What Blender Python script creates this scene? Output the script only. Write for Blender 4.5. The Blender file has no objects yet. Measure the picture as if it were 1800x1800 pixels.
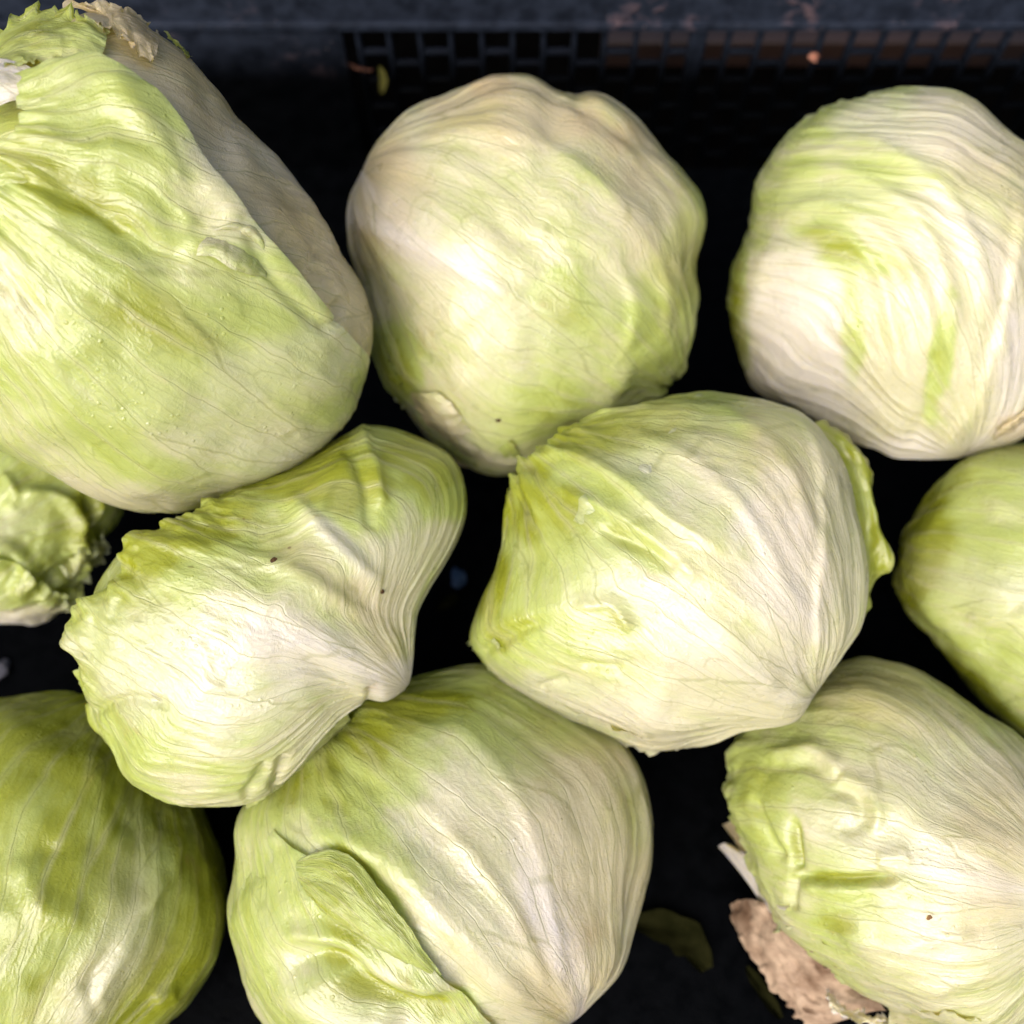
import bpy, math, random
import numpy as np
from mathutils import Vector

random.seed(4)
SC = bpy.context.scene
COL = SC.collection

# ------------------------------------------------------------------ camera, sky, sun, exposure
TILT = math.radians(22.6)          # away from straight down, towards the back wall of the crate
CAMZ = 0.515
F = 1800.0                         # focal length in photograph pixels (photograph is 1800 wide)
cam_d = bpy.data.cameras.new('camera')
cam = bpy.data.objects.new('camera', cam_d)
COL.objects.link(cam)
cam_d.sensor_width = 36.0
cam_d.lens = 36.0
cam.location = (0, 0, CAMZ)
cam.rotation_euler = (TILT, 0, math.radians(0.0))
cam_d.clip_start = 0.01
cam_d.clip_end = 60
cam_d.dof.use_dof = True
cam_d.dof.focus_distance = 0.355
cam_d.dof.aperture_fstop = 5.6
SC.camera = cam

LDIR = Vector((-0.36, -0.58, 0.73)).normalized()     # towards the bright open side behind the photographer
world = bpy.data.worlds.new('World')
SC.world = world
world.use_nodes = True
wn = world.node_tree
sky = wn.nodes.new('ShaderNodeTexSky')
sky.sky_type = 'NISHITA'
sky.sun_disc = False
sky.sun_elevation = math.asin(LDIR.z)
sky.sun_rotation = math.atan2(LDIR.x, LDIR.y)
sky.air_density = 0.8
sky.dust_density = 6.0
sky.ozone_density = 0.6
wn.links.new(sky.outputs[0], wn.nodes['Background'].inputs[0])
wn.nodes['Background'].inputs[1].default_value = 0.14

sun_d = bpy.data.lights.new('sun', 'SUN')
sun_d.energy = 2.0
sun_d.angle = math.radians(56)
sun_d.color = (1.0, 1.0, 1.0)
sun = bpy.data.objects.new('sun', sun_d)
COL.objects.link(sun)
sun.location = LDIR * 3
sun.rotation_euler = LDIR.to_track_quat('Z', 'Y').to_euler()

SC.view_settings.view_transform = 'Standard'
SC.view_settings.look = 'None'
SC.view_settings.exposure = 0.45
SC.view_settings.gamma = 1.0
SC.cycles.max_bounces = 6
SC.cycles.diffuse_bounces = 4
SC.cycles.glossy_bounces = 2
SC.cycles.transmission_bounces = 4

# ------------------------------------------------------------------ small maths
CAM = np.array([0, 0, CAMZ])
FWD = np.array([0, math.sin(TILT), -math.cos(TILT)])
UP = np.array([0, math.cos(TILT), math.sin(TILT)])
RIGHT = np.array([1.0, 0, 0])


def ray(px, py):
    return FWD + RIGHT * ((px - 900) / F) + UP * ((900 - py) / F)


def to_px(P):
    r = P - CAM
    d = r @ FWD
    return 900 + F * (r @ RIGHT) / d, 900 - F * (r @ UP) / d


def unit(v):
    return v / np.linalg.norm(v)


def sstep(a, b, x):
    t = np.clip((x - a) / (b - a), 0, 1)
    return t * t * (3 - 2 * t)


_rs = np.random.RandomState(7)
_perm = _rs.permutation(512)
_grad = _rs.normal(size=(512, 3))
_grad /= np.linalg.norm(_grad, axis=1)[:, None]


def perlin(x, y, z):
    xi, yi, zi = np.floor(x).astype(int), np.floor(y).astype(int), np.floor(z).astype(int)
    xf, yf, zf = x - xi, y - yi, z - zi
    fade = lambda t: t * t * t * (t * (t * 6 - 15) + 10)
    u, v, w = fade(xf), fade(yf), fade(zf)

    def g(i, j, k):
        h = _perm[(_perm[(_perm[(xi + i) & 511] + yi + j) & 511] + zi + k) & 511]
        gr = _grad[h]
        return gr[..., 0] * (xf - i) + gr[..., 1] * (yf - j) + gr[..., 2] * (zf - k)
    L = lambda a, b, t: a + (b - a) * t
    return 1.5 * L(L(L(g(0, 0, 0), g(1, 0, 0), u), L(g(0, 1, 0), g(1, 1, 0), u), v),
                   L(L(g(0, 0, 1), g(1, 0, 1), u), L(g(0, 1, 1), g(1, 1, 1), u), v), w)


def fbm(x, y, z, o=3):
    s, a = 0, 1.0
    for i in range(o):
        s = s + a * perlin(x * 2 ** i, y * 2 ** i, z + 17.3 * i)
        a *= 0.5
    return s


def polydist(px, py, pts):
    """distance to a polyline, signed offset (left of travel = +) and position along it 0..1"""
    best = np.full(px.shape, 1e9)
    sd = np.zeros(px.shape)
    tt = np.zeros(px.shape)
    n = len(pts) - 1
    for i in range(n):
        ax, ay = pts[i]
        bx, by = pts[i + 1]
        dx, dy = bx - ax, by - ay
        l2 = dx * dx + dy * dy
        t = np.clip(((px - ax) * dx + (py - ay) * dy) / l2, 0, 1)
        ex, ey = px - (ax + t * dx), py - (ay + t * dy)
        d = np.hypot(ex, ey)
        m = d < best
        best = np.where(m, d, best)
        s = -(dx * (py - ay) - dy * (px - ax)) / math.sqrt(l2)
        sd = np.where(m, s, sd)
        tt = np.where(m, (i + t) / n, tt)
    return best, sd, tt


def smooth_line(pts, k=6):
    """Catmull-Rom through 2D points"""
    P = np.array(pts, float)
    out = []
    for i in range(len(P) - 1):
        p0, p1, p2, p3 = P[max(i - 1, 0)], P[i], P[i + 1], P[min(i + 2, len(P) - 1)]
        for j in range(k):
            t = j / k
            out.append(0.5 * ((2 * p1) + (p2 - p0) * t + (2 * p0 - 5 * p1 + 4 * p2 - p3) * t * t + (3 * p1 - p0 - 3 * p2 + p3) * t ** 3))
    out.append(P[-1])
    return np.array(out)


# ------------------------------------------------------------------ materials
class NT:
    def __init__(self, name):
        self.m = bpy.data.materials.new(name)
        self.m.use_nodes = True
        self.t = self.m.node_tree
        self.b = self.t.nodes['Principled BSDF']
        self.out = self.t.nodes['Material Output']

    def n(self, kind, **kw):
        nd = self.t.nodes.new('ShaderNode' + kind)
        for k, v in kw.items():
            setattr(nd, k, v)
        return nd

    def l(self, a, b):
        self.t.links.new(a, b)

    def put(self, sock, v):
        if hasattr(v, 'links') or hasattr(v, 'is_linked'):
            self.l(v, sock)
        else:
            sock.default_value = v

    def math(self, op, a, b=0.0, c=0.0, clamp=False):
        nd = self.n('Math', operation=op)
        nd.use_clamp = clamp
        for i, v in enumerate((a, b, c)):
            self.put(nd.inputs[i], v)
        return nd.outputs[0]

    def mix(self, f, a, b, mode='MIX'):
        nd = self.n('MixRGB', blend_type=mode)
        self.put(nd.inputs[0], f)
        self.put(nd.inputs[1], a)
        self.put(nd.inputs[2], b)
        return nd.outputs[0]

    def ramp(self, v, lo, hi, a=0.0, b=1.0):
        nd = self.n('MapRange', interpolation_type='SMOOTHSTEP')
        self.put(nd.inputs[0], v)
        nd.inputs[1].default_value = lo
        nd.inputs[2].default_value = hi
        nd.inputs[3].default_value = a
        nd.inputs[4].default_value = b
        return nd.outputs[0]

    def scaled(self, vec, s):
        nd = self.n('VectorMath', operation='MULTIPLY')
        self.l(vec, nd.inputs[0])
        nd.inputs[1].default_value = s
        return nd.outputs[0]

    def add(self, a, b):
        nd = self.n('VectorMath', operation='ADD')
        self.l(a, nd.inputs[0])
        self.l(b, nd.inputs[1])
        return nd.outputs[0]

    def noise(self, vec, scale, detail=3, rough=0.5):
        nd = self.n('TexNoise')
        self.l(vec, nd.inputs['Vector'])
        nd.inputs['Scale'].default_value = scale
        nd.inputs['Detail'].default_value = detail
        nd.inputs['Roughness'].default_value = rough
        return nd


def c3(r, g, b):
    return (r, g, b, 1.0)


def leaf_material():
    m = NT('lettuce_leaf')
    uv = m.n('UVMap', uv_map='veins').outputs[0]
    oc = m.n('TexCoord').outputs['Object']
    tint = m.n('Attribute', attribute_name='tint')
    sep = m.n('SeparateColor')
    m.l(tint.outputs['Color'], sep.inputs[0])
    G, T, W = sep.outputs[0], sep.outputs[1], sep.outputs[2]
    # warped coordinates along the veins
    w1 = m.noise(m.scaled(uv, (2.2, 2.2, 1)), 1.0, 2)
    off = m.n('VectorMath', operation='SUBTRACT')
    m.l(w1.outputs['Color'], off.inputs[0])
    off.inputs[1].default_value = (0.5, 0.5, 0.5)
    uvw = m.add(uv, m.scaled(off.outputs[0], (0.08, 0.22, 0)))
    w2 = m.noise(uv, 9.0, 2)
    off2 = m.n('VectorMath', operation='SUBTRACT')
    m.l(w2.outputs['Color'], off2.inputs[0])
    off2.inputs[1].default_value = (0.5, 0.5, 0.5)
    uvw2 = m.add(uvw, m.scaled(off2.outputs[0], (0.025, 0.07, 0)))

    def cells(vec, sx, sy, rnd=1.0):
        nd = m.n('TexVoronoi', feature='DISTANCE_TO_EDGE', voronoi_dimensions='2D')
        m.l(m.scaled(vec, (sx, sy, 0)), nd.inputs['Vector'])
        nd.inputs['Scale'].default_value = 1.0
        nd.inputs['Randomness'].default_value = rnd
        return nd.outputs['Distance']
    v1 = cells(uvw2, 6.0, 0.75)           # main veins
    v2 = cells(uvw2, 15.0, 3.2)           # side veins
    v3 = cells(uvw2, 34.0, 17.0)          # net between them
    l1 = m.ramp(v1, 0.003, 0.026, 1.0, 0.0)
    l2 = m.ramp(v2, 0.010, 0.055, 1.0, 0.0)
    l3 = m.ramp(v3, 0.02, 0.12, 1.0, 0.0)
    # blotches of green, drawn out along the veins
    b1 = m.noise(m.scaled(uvw, (5.0, 2.2, 1)), 1.0, 4, 0.55).outputs['Fac']
    b2 = m.noise(oc, 26.0, 3, 0.5).outputs['Fac']
    b3 = m.noise(m.scaled(uvw, (26.0, 4.0, 1)), 1.0, 3, 0.6).outputs['Fac']
    blot = m.math('ADD', m.math('MULTIPLY_ADD', b1, 0.9, -0.45), m.math('MULTIPLY_ADD', b2, 0.9, -0.45))
    g = m.math('ADD', G, m.math('ADD', blot, m.math('MULTIPLY_ADD', b3, 0.35, -0.175)), clamp=True)
    col = m.mix(m.ramp(g, 0.0, 0.55), c3(0.70, 0.655, 0.43), c3(0.50, 0.57, 0.16))
    col = m.mix(m.ramp(g, 0.5, 1.0), col, c3(0.35, 0.38, 0.03))
    col = m.mix(m.math('MULTIPLY', T, m.ramp(b2, 0.2, 0.75, 0.6, 1.0), clamp=True), col, c3(0.65, 0.50, 0.28))
    col = m.mix(m.math('MULTIPLY', W, m.ramp(b1, 0.1, 0.8, 0.65, 1.0), clamp=True), col, c3(0.81, 0.74, 0.68))
    pale = m.math('MULTIPLY', m.ramp(v1, 0.0, 0.16, 1.0, 0.0), m.ramp(b1, 0.3, 0.7, 0.04, 0.32))
    col = m.mix(pale, col, c3(0.75, 0.70, 0.49))
    # thin dark veins, net slightly greener
    dark = m.mix(1.0, col, c3(0.60, 0.62, 0.42), 'MULTIPLY')
    part = m.ramp(b2, 0.35, 0.65)
    col = m.mix(m.math('MULTIPLY', l1, 0.5), col, dark)
    col = m.mix(m.math('MULTIPLY', l2, m.math('MULTIPLY', part, 0.4)), col, dark)
    col = m.mix(m.math('MULTIPLY', l3, 0.12), col, dark)
    rust = m.math('MULTIPLY', m.ramp(m.noise(oc, 31.0, 4, 0.62).outputs['Fac'], 0.62, 0.74), m.ramp(b3, 0.4, 0.6))
    col = m.mix(m.math('MULTIPLY', rust, 0.38), col, c3(0.50, 0.34, 0.14))
    # a few tiny brown flecks
    fl = m.n('TexVoronoi', feature='F1', voronoi_dimensions='3D')
    m.l(oc, fl.inputs['Vector'])
    fl.inputs['Scale'].default_value = 55.0
    fs = m.n('SeparateColor')
    m.l(fl.outputs['Color'], fs.inputs[0])
    fleck = m.math('MULTIPLY', m.ramp(fl.outputs['Distance'], 0.03, 0.055, 1.0, 0.0), m.ramp(fs.outputs[0], 0.90, 0.93))
    col = m.mix(m.math('MULTIPLY', fleck, 0.7), col, c3(0.20, 0.11, 0.03))
    m.l(col, m.b.inputs['Base Color'])
    # gloss
    rn = m.noise(oc, 60.0, 3).outputs['Fac']
    m.l(m.ramp(rn, 0.25, 0.75, 0.22, 0.38), m.b.inputs['Roughness'])
    m.b.inputs['IOR'].default_value = 1.5
    m.b.inputs['Specular IOR Level'].default_value = 0.85
    m.b.subsurface_method = 'BURLEY'
    m.b.inputs['Subsurface Weight'].default_value = 0.55
    m.b.inputs['Subsurface Radius'].default_value = (1.0, 0.85, 0.22)
    m.b.inputs['Subsurface Scale'].default_value = 0.005
    m.b.inputs['Coat Weight'].default_value = 0.35
    m.b.inputs['Coat Roughness'].default_value = 0.12
    m.b.inputs['Coat IOR'].default_value = 1.36
    # relief: puffed cells between veins, beaded fine grain
    grain = m.noise(m.scaled(uvw2, (70.0, 95.0, 1)), 1.0, 2, 0.6).outputs['Fac']
    fine = m.noise(m.scaled(uvw, (55.0, 6.0, 1)), 1.0, 2, 0.5).outputs['Fac']
    crk = m.noise(m.scaled(uvw, (12.0, 9.0, 1)), 1.0, 3, 0.55).outputs['Fac']
    h = m.math('MULTIPLY', m.ramp(v1, 0.0, 0.30), 0.22)
    h = m.math('ADD', h, m.math('MULTIPLY', m.ramp(v2, 0.0, 0.22), 0.14))
    h = m.math('ADD', h, m.math('MULTIPLY', m.ramp(v3, 0.0, 0.30), 0.09))
    h = m.math('ADD', h, m.math('MULTIPLY', l1, 0.18))
    h = m.math('ADD', h, m.math('MULTIPLY', fine, 0.17))
    h = m.math('ADD', h, m.math('MULTIPLY', grain, 0.30))
    h = m.math('ADD', h, m.math('MULTIPLY', crk, 0.26))
    bl = m.n('TexVoronoi', feature='F1', voronoi_dimensions='3D')
    m.l(oc, bl.inputs['Vector'])
    bl.inputs['Scale'].default_value = 420.0
    bs = m.n('SeparateColor')
    m.l(bl.outputs['Color'], bs.inputs[0])
    wet = m.ramp(m.noise(oc, 38.0, 2).outputs['Fac'], 0.52, 0.64)
    blister = m.math('MULTIPLY', m.math('MULTIPLY', m.ramp(bl.outputs['Distance'], 0.10, 0.36, 1.0, 0.0), m.ramp(bs.outputs[0], 0.66, 0.72)), wet)
    h = m.math('ADD', h, m.math('MULTIPLY', blister, 0.4))
    bp = m.n('Bump')
    bp.inputs['Strength'].default_value = 1.0
    bp.inputs['Distance'].default_value = 0.0006
    m.l(h, bp.inputs['Height'])
    m.l(bp.outputs[0], m.b.inputs['Normal'])
    m.l(bp.outputs[0], m.b.inputs['Coat Normal'])
    # thin leaf: part of the light goes through it
    tr = m.n('BsdfTranslucent')
    m.l(m.mix(1.0, col, c3(1.0, 1.0, 0.35), 'MULTIPLY'), tr.inputs[0])
    m.l(bp.outputs[0], tr.inputs['Normal'])
    mx = m.n('MixShader')
    mx.inputs[0].default_value = 0.32
    m.l(m.b.outputs[0], mx.inputs[1])
    m.l(tr.outputs[0], mx.inputs[2])
    m.l(mx.outputs[0], m.out.inputs['Surface'])
    return m.m


def plastic_material():
    m = NT('crate_plastic')
    oc = m.n('TexCoord').outputs['Object']
    n1 = m.noise(oc, 14.0, 4, 0.6).outputs['Fac']
    n2 = m.noise(oc, 110.0, 3, 0.6).outputs['Fac']
    n3 = m.noise(oc, 420.0, 2, 0.6).outputs['Fac']
    col = m.mix(m.ramp(n2, 0.3, 0.7), c3(0.0006, 0.0008, 0.0011), c3(0.0013, 0.0016, 0.0022))
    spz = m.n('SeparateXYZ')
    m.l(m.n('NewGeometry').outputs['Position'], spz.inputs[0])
    up = m.ramp(spz.outputs[2], 0.070, 0.112)        # paints the wall tops lit and the lower bars shaded; dust specks follow it
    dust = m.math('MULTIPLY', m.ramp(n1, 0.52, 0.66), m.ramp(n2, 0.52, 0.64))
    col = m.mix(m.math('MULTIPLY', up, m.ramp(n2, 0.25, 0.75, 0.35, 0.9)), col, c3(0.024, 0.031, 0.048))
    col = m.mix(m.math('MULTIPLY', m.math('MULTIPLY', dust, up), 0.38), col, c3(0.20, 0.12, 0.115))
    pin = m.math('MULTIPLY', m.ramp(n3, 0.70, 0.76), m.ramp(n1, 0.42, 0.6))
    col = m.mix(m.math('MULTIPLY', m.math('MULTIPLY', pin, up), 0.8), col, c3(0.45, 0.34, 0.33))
    m.l(col, m.b.inputs['Base Color'])
    m.l(m.ramp(n2, 0.3, 0.7, 0.38, 0.6), m.b.inputs['Roughness'])
    m.b.inputs['Specular IOR Level'].default_value = 0.02
    bp = m.n('Bump')
    bp.inputs['Distance'].default_value = 0.0004
    m.l(m.math('ADD', n2, m.math('MULTIPLY', m.math('MULTIPLY', dust, up), 2.0)), bp.inputs['Height'])
    m.l(bp.outputs[0], m.b.inputs['Normal'])
    return m.m


def simple_material(name, ca, cb, scale, rough=0.6, bump=0.0005, spec=0.1):
    m = NT(name)
    oc = m.n('TexCoord').outputs['Object']
    n1 = m.noise(oc, scale, 4, 0.6).outputs['Fac']
    m.l(m.mix(m.ramp(n1, 0.3, 0.7), ca, cb), m.b.inputs['Base Color'])
    m.b.inputs['Roughness'].default_value = rough
    m.b.inputs['Specular IOR Level'].default_value = spec
    bp = m.n('Bump')
    bp.inputs['Distance'].default_value = bump
    m.l(n1, bp.inputs['Height'])
    m.l(bp.outputs[0], m.b.inputs['Normal'])
    return m.m


def wood_material():
    m = NT('stained_wood')
    oc = m.n('TexCoord').outputs['Object']
    n1 = m.noise(m.scaled(oc, (2.5, 40.0, 10.0)), 1.0, 4, 0.6).outputs['Fac']
    n2 = m.noise(oc, 6.0, 3).outputs['Fac']
    col = m.mix(m.ramp(n1, 0.3, 0.7), c3(0.006, 0.0025, 0.002), c3(0.018, 0.007, 0.004))
    col = m.mix(m.ramp(n2, 0.3, 0.8, 0.0, 0.5), col, c3(0.06, 0.03, 0.02))
    m.l(col, m.b.inputs['Base Color'])
    m.b.inputs['Roughness'].default_value = 0.6
    bp = m.n('Bump')
    bp.inputs['Distance'].default_value = 0.0008
    m.l(n1, bp.inputs['Height'])
    m.l(bp.outputs[0], m.b.inputs['Normal'])
    return m.m


LEAF = leaf_material()
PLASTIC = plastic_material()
WOOD = wood_material()
CLOTH = simple_material('black_cloth', c3(0.0012, 0.0011, 0.001), c3(0.002, 0.0018, 0.0016), 60.0, 0.9, spec=0.0)
SOIL = simple_material('dry_soil', c3(0.035, 0.018, 0.008), c3(0.10, 0.055, 0.025), 900.0, 0.9)
OLIVE = simple_material('yellowed_leaf', c3(0.07, 0.07, 0.016), c3(0.13, 0.12, 0.03), 120.0, 0.7)
RUST = simple_material('dry_leaf', c3(0.05, 0.022, 0.015), c3(0.09, 0.04, 0.025), 120.0, 0.8)
RUSTY = simple_material('brown_crumb', c3(0.16, 0.08, 0.03), c3(0.30, 0.17, 0.07), 700.0, 0.8)
TORN = simple_material('browned_leaf', c3(0.15, 0.09, 0.055), c3(0.42, 0.31, 0.215), 55.0, 0.5, bump=0.002)
PEACH = simple_material('orange_crumb', c3(0.26, 0.10, 0.06), c3(0.40, 0.19, 0.13), 500.0, 0.8)
BLUEP = simple_material('blue_film', c3(0.02, 0.045, 0.10), c3(0.05, 0.08, 0.15), 200.0, 0.4)
GREYP = simple_material('grey_grit', c3(0.05, 0.05, 0.065), c3(0.10, 0.10, 0.12), 300.0, 0.6)


# ------------------------------------------------------------------ objects
def link(name, mesh, mat, parent=None):
    o = bpy.data.objects.new(name, mesh)
    COL.objects.link(o)
    if mat is not None and not mesh.materials:
        mesh.materials.append(mat)
    if parent is not None:
        o.parent = parent
    return o


def tag(o, label=None, cat=None, group=None, kind=None):
    for k, v in (('label', label), ('category', cat), ('group', group), ('kind', kind)):
        if v:
            o[k] = v
    return o


def grid_mesh(name, P, uv, tint, close=False):
    """P (a, b, 3) -> quad grid mesh with the vein UV map and the tint attribute"""
    a, b = P.shape[:2]
    me = bpy.data.meshes.new(name)
    idx = np.arange(a * b).reshape(a, b)
    q = np.stack([idx[:-1, :-1], idx[1:, :-1], idx[1:, 1:], idx[:-1, 1:]], -1).reshape(-1, 4)
    me.vertices.add(a * b)
    me.vertices.foreach_set('co', P.reshape(-1).astype(np.float32))
    me.loops.add(q.size)
    me.loops.foreach_set('vertex_index', q.reshape(-1).astype(np.int32))
    me.polygons.add(len(q))
    me.polygons.foreach_set('loop_start', (np.arange(len(q)) * 4).astype(np.int32))
    me.polygons.foreach_set('loop_total', np.full(len(q), 4, np.int32))
    me.polygons.foreach_set('use_smooth', np.ones(len(q), bool))
    me.update()
    ul = me.uv_layers.new(name='veins')
    ul.data.foreach_set('uv', uv.reshape(-1, 2)[q.reshape(-1)].reshape(-1).astype(np.float32))
    at = me.attributes.new('tint', 'FLOAT_COLOR', 'POINT')
    t4 = np.ones((a * b, 4), np.float32)
    t4[:, :3] = np.clip(tint.reshape(-1, 3), 0, 1)
    at.data.foreach_set('color', t4.reshape(-1))
    me.validate()
    return me


MINZ = []


class Head:
    """a lettuce head: its own centre, depth, outline (radius by angle round the view line) and thickness"""

    def __init__(self, label, cx, cy, depth, outline, rz=0.9, bump=0.03, seed=1, creases=(), blobs=()):
        self.seed = seed
        self.c = CAM + ray(cx, cy) * depth
        self.z = unit(CAM - self.c)
        self.d = np.linalg.norm(CAM - self.c)
        self.x = unit(np.cross(UP, self.z))
        self.y = np.cross(self.z, self.x)
        pts = smooth_line(list(outline) + [outline[0]], 4)[:-1]
        XY = np.array([self.plane(p[0], p[1]) for p in pts])
        r = np.hypot(XY[:, 0], XY[:, 1])
        r = r / np.sqrt(1 + (r / self.d) ** 2)
        al = np.arctan2(XY[:, 1], XY[:, 0])
        o = np.argsort(al)
        al, r = al[o], r[o]
        grid = np.linspace(-math.pi, math.pi, 361)
        rr = np.interp(grid, np.concatenate([al - 2 * math.pi, al, al + 2 * math.pi]), np.concatenate([r, r, r]))
        k = np.array([1, 2, 3, 2, 1.0])
        k /= k.sum()
        ext = np.concatenate([rr[-5:-1], rr, rr[1:5]])
        rr = np.convolve(ext, k, 'same')[4:-4]
        self.ga, self.gr = grid, rr
        self.rm = rr.mean()
        self.rz = rz * self.rm
        self.bump = bump
        self.creases = list(creases)
        self.blobs = list(blobs)
        self.root = bpy.data.objects.new('lettuce_head', None)
        COL.objects.link(self.root)
        self.root.empty_display_size = 0.02
        tag(self.root, label, 'lettuce', 'iceberg lettuces in the black crate')
        self.root.location = self.c

    def plane(self, px, py):
        r = ray(px, py)
        t = (self.d) / -(r @ self.z)
        P = CAM + r * t - self.c
        return np.array([P @ self.x, P @ self.y])

    def R(self, a):
        return np.interp(a, self.ga, self.gr)

    def pix(self, p):
        """photograph pixel -> unit direction on the head (third value -1: far side)"""
        side = p[2] if len(p) > 2 else 1
        X = self.plane(p[0], p[1])
        a = math.atan2(X[1], X[0])
        R = float(self.R(a))
        m = np.hypot(*X)
        z = 0.0
        for _ in range(25):
            rho = min(m * (1 - z / self.d) / R, 0.9995)
            z = 0.5 * z + 0.5 * side * self.rz * math.sqrt(1 - rho * rho)
        return np.array([rho * math.cos(a), rho * math.sin(a), side * math.sqrt(1 - rho * rho)])

    def surf(self, n, off):
        """unit directions (.., 3) + height above the head -> local coordinates (world axes, about the centre)"""
        a = np.arctan2(n[..., 1], n[..., 0])
        R = self.R(a)
        w = sstep(-0.2, -0.9, n[..., 2])
        R = R * (1 - w) + self.rm * 0.92 * w
        x = n[..., 0] * (R + off)
        y = n[..., 1] * (R + off)
        z = n[..., 2] * (self.rz + off)
        return x[..., None] * self.x + y[..., None] * self.y + z[..., None] * self.z

    def detail(self, n, base):
        """bumps of the whole head, folds and tints at marked places; base: undisplaced local points"""
        s = self.seed * 3.7
        h = self.bump * self.rm * fbm(n[..., 0] * 1.9 + s, n[..., 1] * 1.9, n[..., 2] * 1.9 + s, 3)
        px, py = to_px(base + self.c)
        front = sstep(-0.15, 0.15, n[..., 2])
        wob = 5 * perlin(px * 0.03, py * 0.03, np.full(px.shape, s))
        for cr in self.creases:
            pts, w, d, kind = cr[:4]
            pts = smooth_line(pts, 5)
            dist, sd, t = polydist(px + wob, py + wob, pts)
            end = sstep(0, 0.18, t) * sstep(1, 0.82, t) * 0.9 + 0.1
            if kind == 'line':
                hh = np.exp(-(dist / w) ** 2)
            elif kind == 'step':           # leaf edge: rises slowly from the right, drops at the line
                hh = np.where(sd > 0, np.exp(-(np.abs(sd) / w) ** 1.5), np.exp(-(sd / (0.12 * w + 3)) ** 2)) * np.exp(-np.maximum(dist - np.abs(sd), 0) ** 2 / 400)
                hh = hh * (dist < 4 * w)
            h = h + d * 0.001 * hh * end * front
        tint = np.zeros(px.shape + (3,))
        for (bx, by, rx, ry, rot, ch, st) in self.blobs:
            ca, sa = math.cos(math.radians(rot)), math.sin(math.radians(rot))
            nz = 0.35 * perlin(px * 0.02, py * 0.02, np.full(px.shape, s + 5))
            u = ((px - bx) * ca + (py - by) * sa) / rx
            v = (-(px - bx) * sa + (py - by) * ca) / ry
            k = st * sstep(1.3, 0.4, np.hypot(u, v) + nz) * front
            if ch == 'g':
                tint[..., 0] += k
            elif ch == 't':
                tint[..., 1] += k
            elif ch == 'w':
                tint[..., 2] += k
            elif ch == 'p':               # paler: less green
                tint[..., 0] -= k
        return h, tint

    def leaf(self, base, toward, L=130, phi=90, g0=0.45, off=0.0, rim=None, edge=None, green=0.4, gbase=0.0, tan=0.0, white=0.0,
             fold=1.0, rib=1.0, crinkle=1.0, ruffle=1.0, lift=2.0, elift=2.0, res=(150, 130), seed=0, rag=0.06, name='outer_leaf', label=None,
             full=False, use_detail=True, sink=False, twist=(0, 0.9, 2.2)):
        b = self.pix(base)
        t = self.pix(toward)
        e1 = unit(t - b * (t @ b))
        e2 = np.cross(b, e1)
        sd = self.seed * 11.1 + seed * 5.3
        gfun = (lambda th: np.ones_like(th)) if full else (lambda th: g0 + (1 - g0) * sstep(0.0, 1.1, th))

        def inv(p):
            q = self.pix(p)
            th = math.acos(max(-1, min(1, q @ b)))
            return th, (math.atan2(q @ e2, q @ e1) - math.radians(twist[0]) * float(sstep(twist[1], twist[2], th))) / float(gfun(np.array(th)))
        if not isinstance(phi, (tuple, list)):
            phi = (-phi, phi)
        lo, hi = math.radians(phi[0]), math.radians(phi[1])
        na, nb = res
        V = np.linspace(0, 1, na)[:, None] * np.ones((1, nb))
        S = np.ones((na, 1)) * np.linspace(0, 1, nb)[None, :] ** 0.9
        LO = np.full(nb, lo)
        HI = np.full(nb, hi)
        Lr = math.radians(L)
        th_row = 0.02 + S[0] * (Lr - 0.02)
        eside = 0
        if edge:
            e = np.array([inv(p) for p in smooth_line(edge, 4)])
            e = e[np.argsort(e[:, 0])]
            ev = np.interp(th_row, e[:, 0], e[:, 1])
            kk = np.hanning(91)
            ev = np.convolve(np.pad(ev, 45, mode='edge'), kk / kk.sum(), 'valid')
            eside = 1 if e[:, 1].mean() > 0 else -1
            if eside > 0:
                HI = ev
            else:
                LO = ev
        lo_m, hi_m = LO.mean(), HI.mean()
        PH = lo_m + (hi_m - lo_m) * V + (LO - lo_m)[None, :] * (1 - V) ** 3 + (HI - hi_m)[None, :] * V ** 3
        # outer rim as an angle from the base
        ph_end = LO[-1] + (HI[-1] - LO[-1]) * V[:, 0]
        Lm = np.full(na, Lr)
        if rim:
            r = np.array([inv(p) for p in smooth_line(rim, 4)])
            r = r[np.argsort(r[:, 1])]
            Lm = np.interp(ph_end, r[:, 1], r[:, 0])
        z0 = np.full(na, sd)
        Lm = Lm * (1 + rag * fbm(ph_end * 3.0, z0, z0, 2) + 0.2 * rag * fbm(ph_end * 11.0, z0, z0 + 3, 2))
        Lm = np.minimum(Lm, math.radians(176))
        TH = 0.02 + S * (Lm[:, None] - 0.02)
        g = gfun(TH)
        A = PH * g + math.radians(twist[0]) * sstep(twist[1], twist[2], TH)
        n = (np.cos(TH)[..., None] * b + np.sin(TH)[..., None] * (np.cos(A)[..., None] * e1 + np.sin(A)[..., None] * e2))
        base_pts = self.surf(n, np.zeros(n.shape[:2]))
        Z = np.full(TH.shape, sd)
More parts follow.
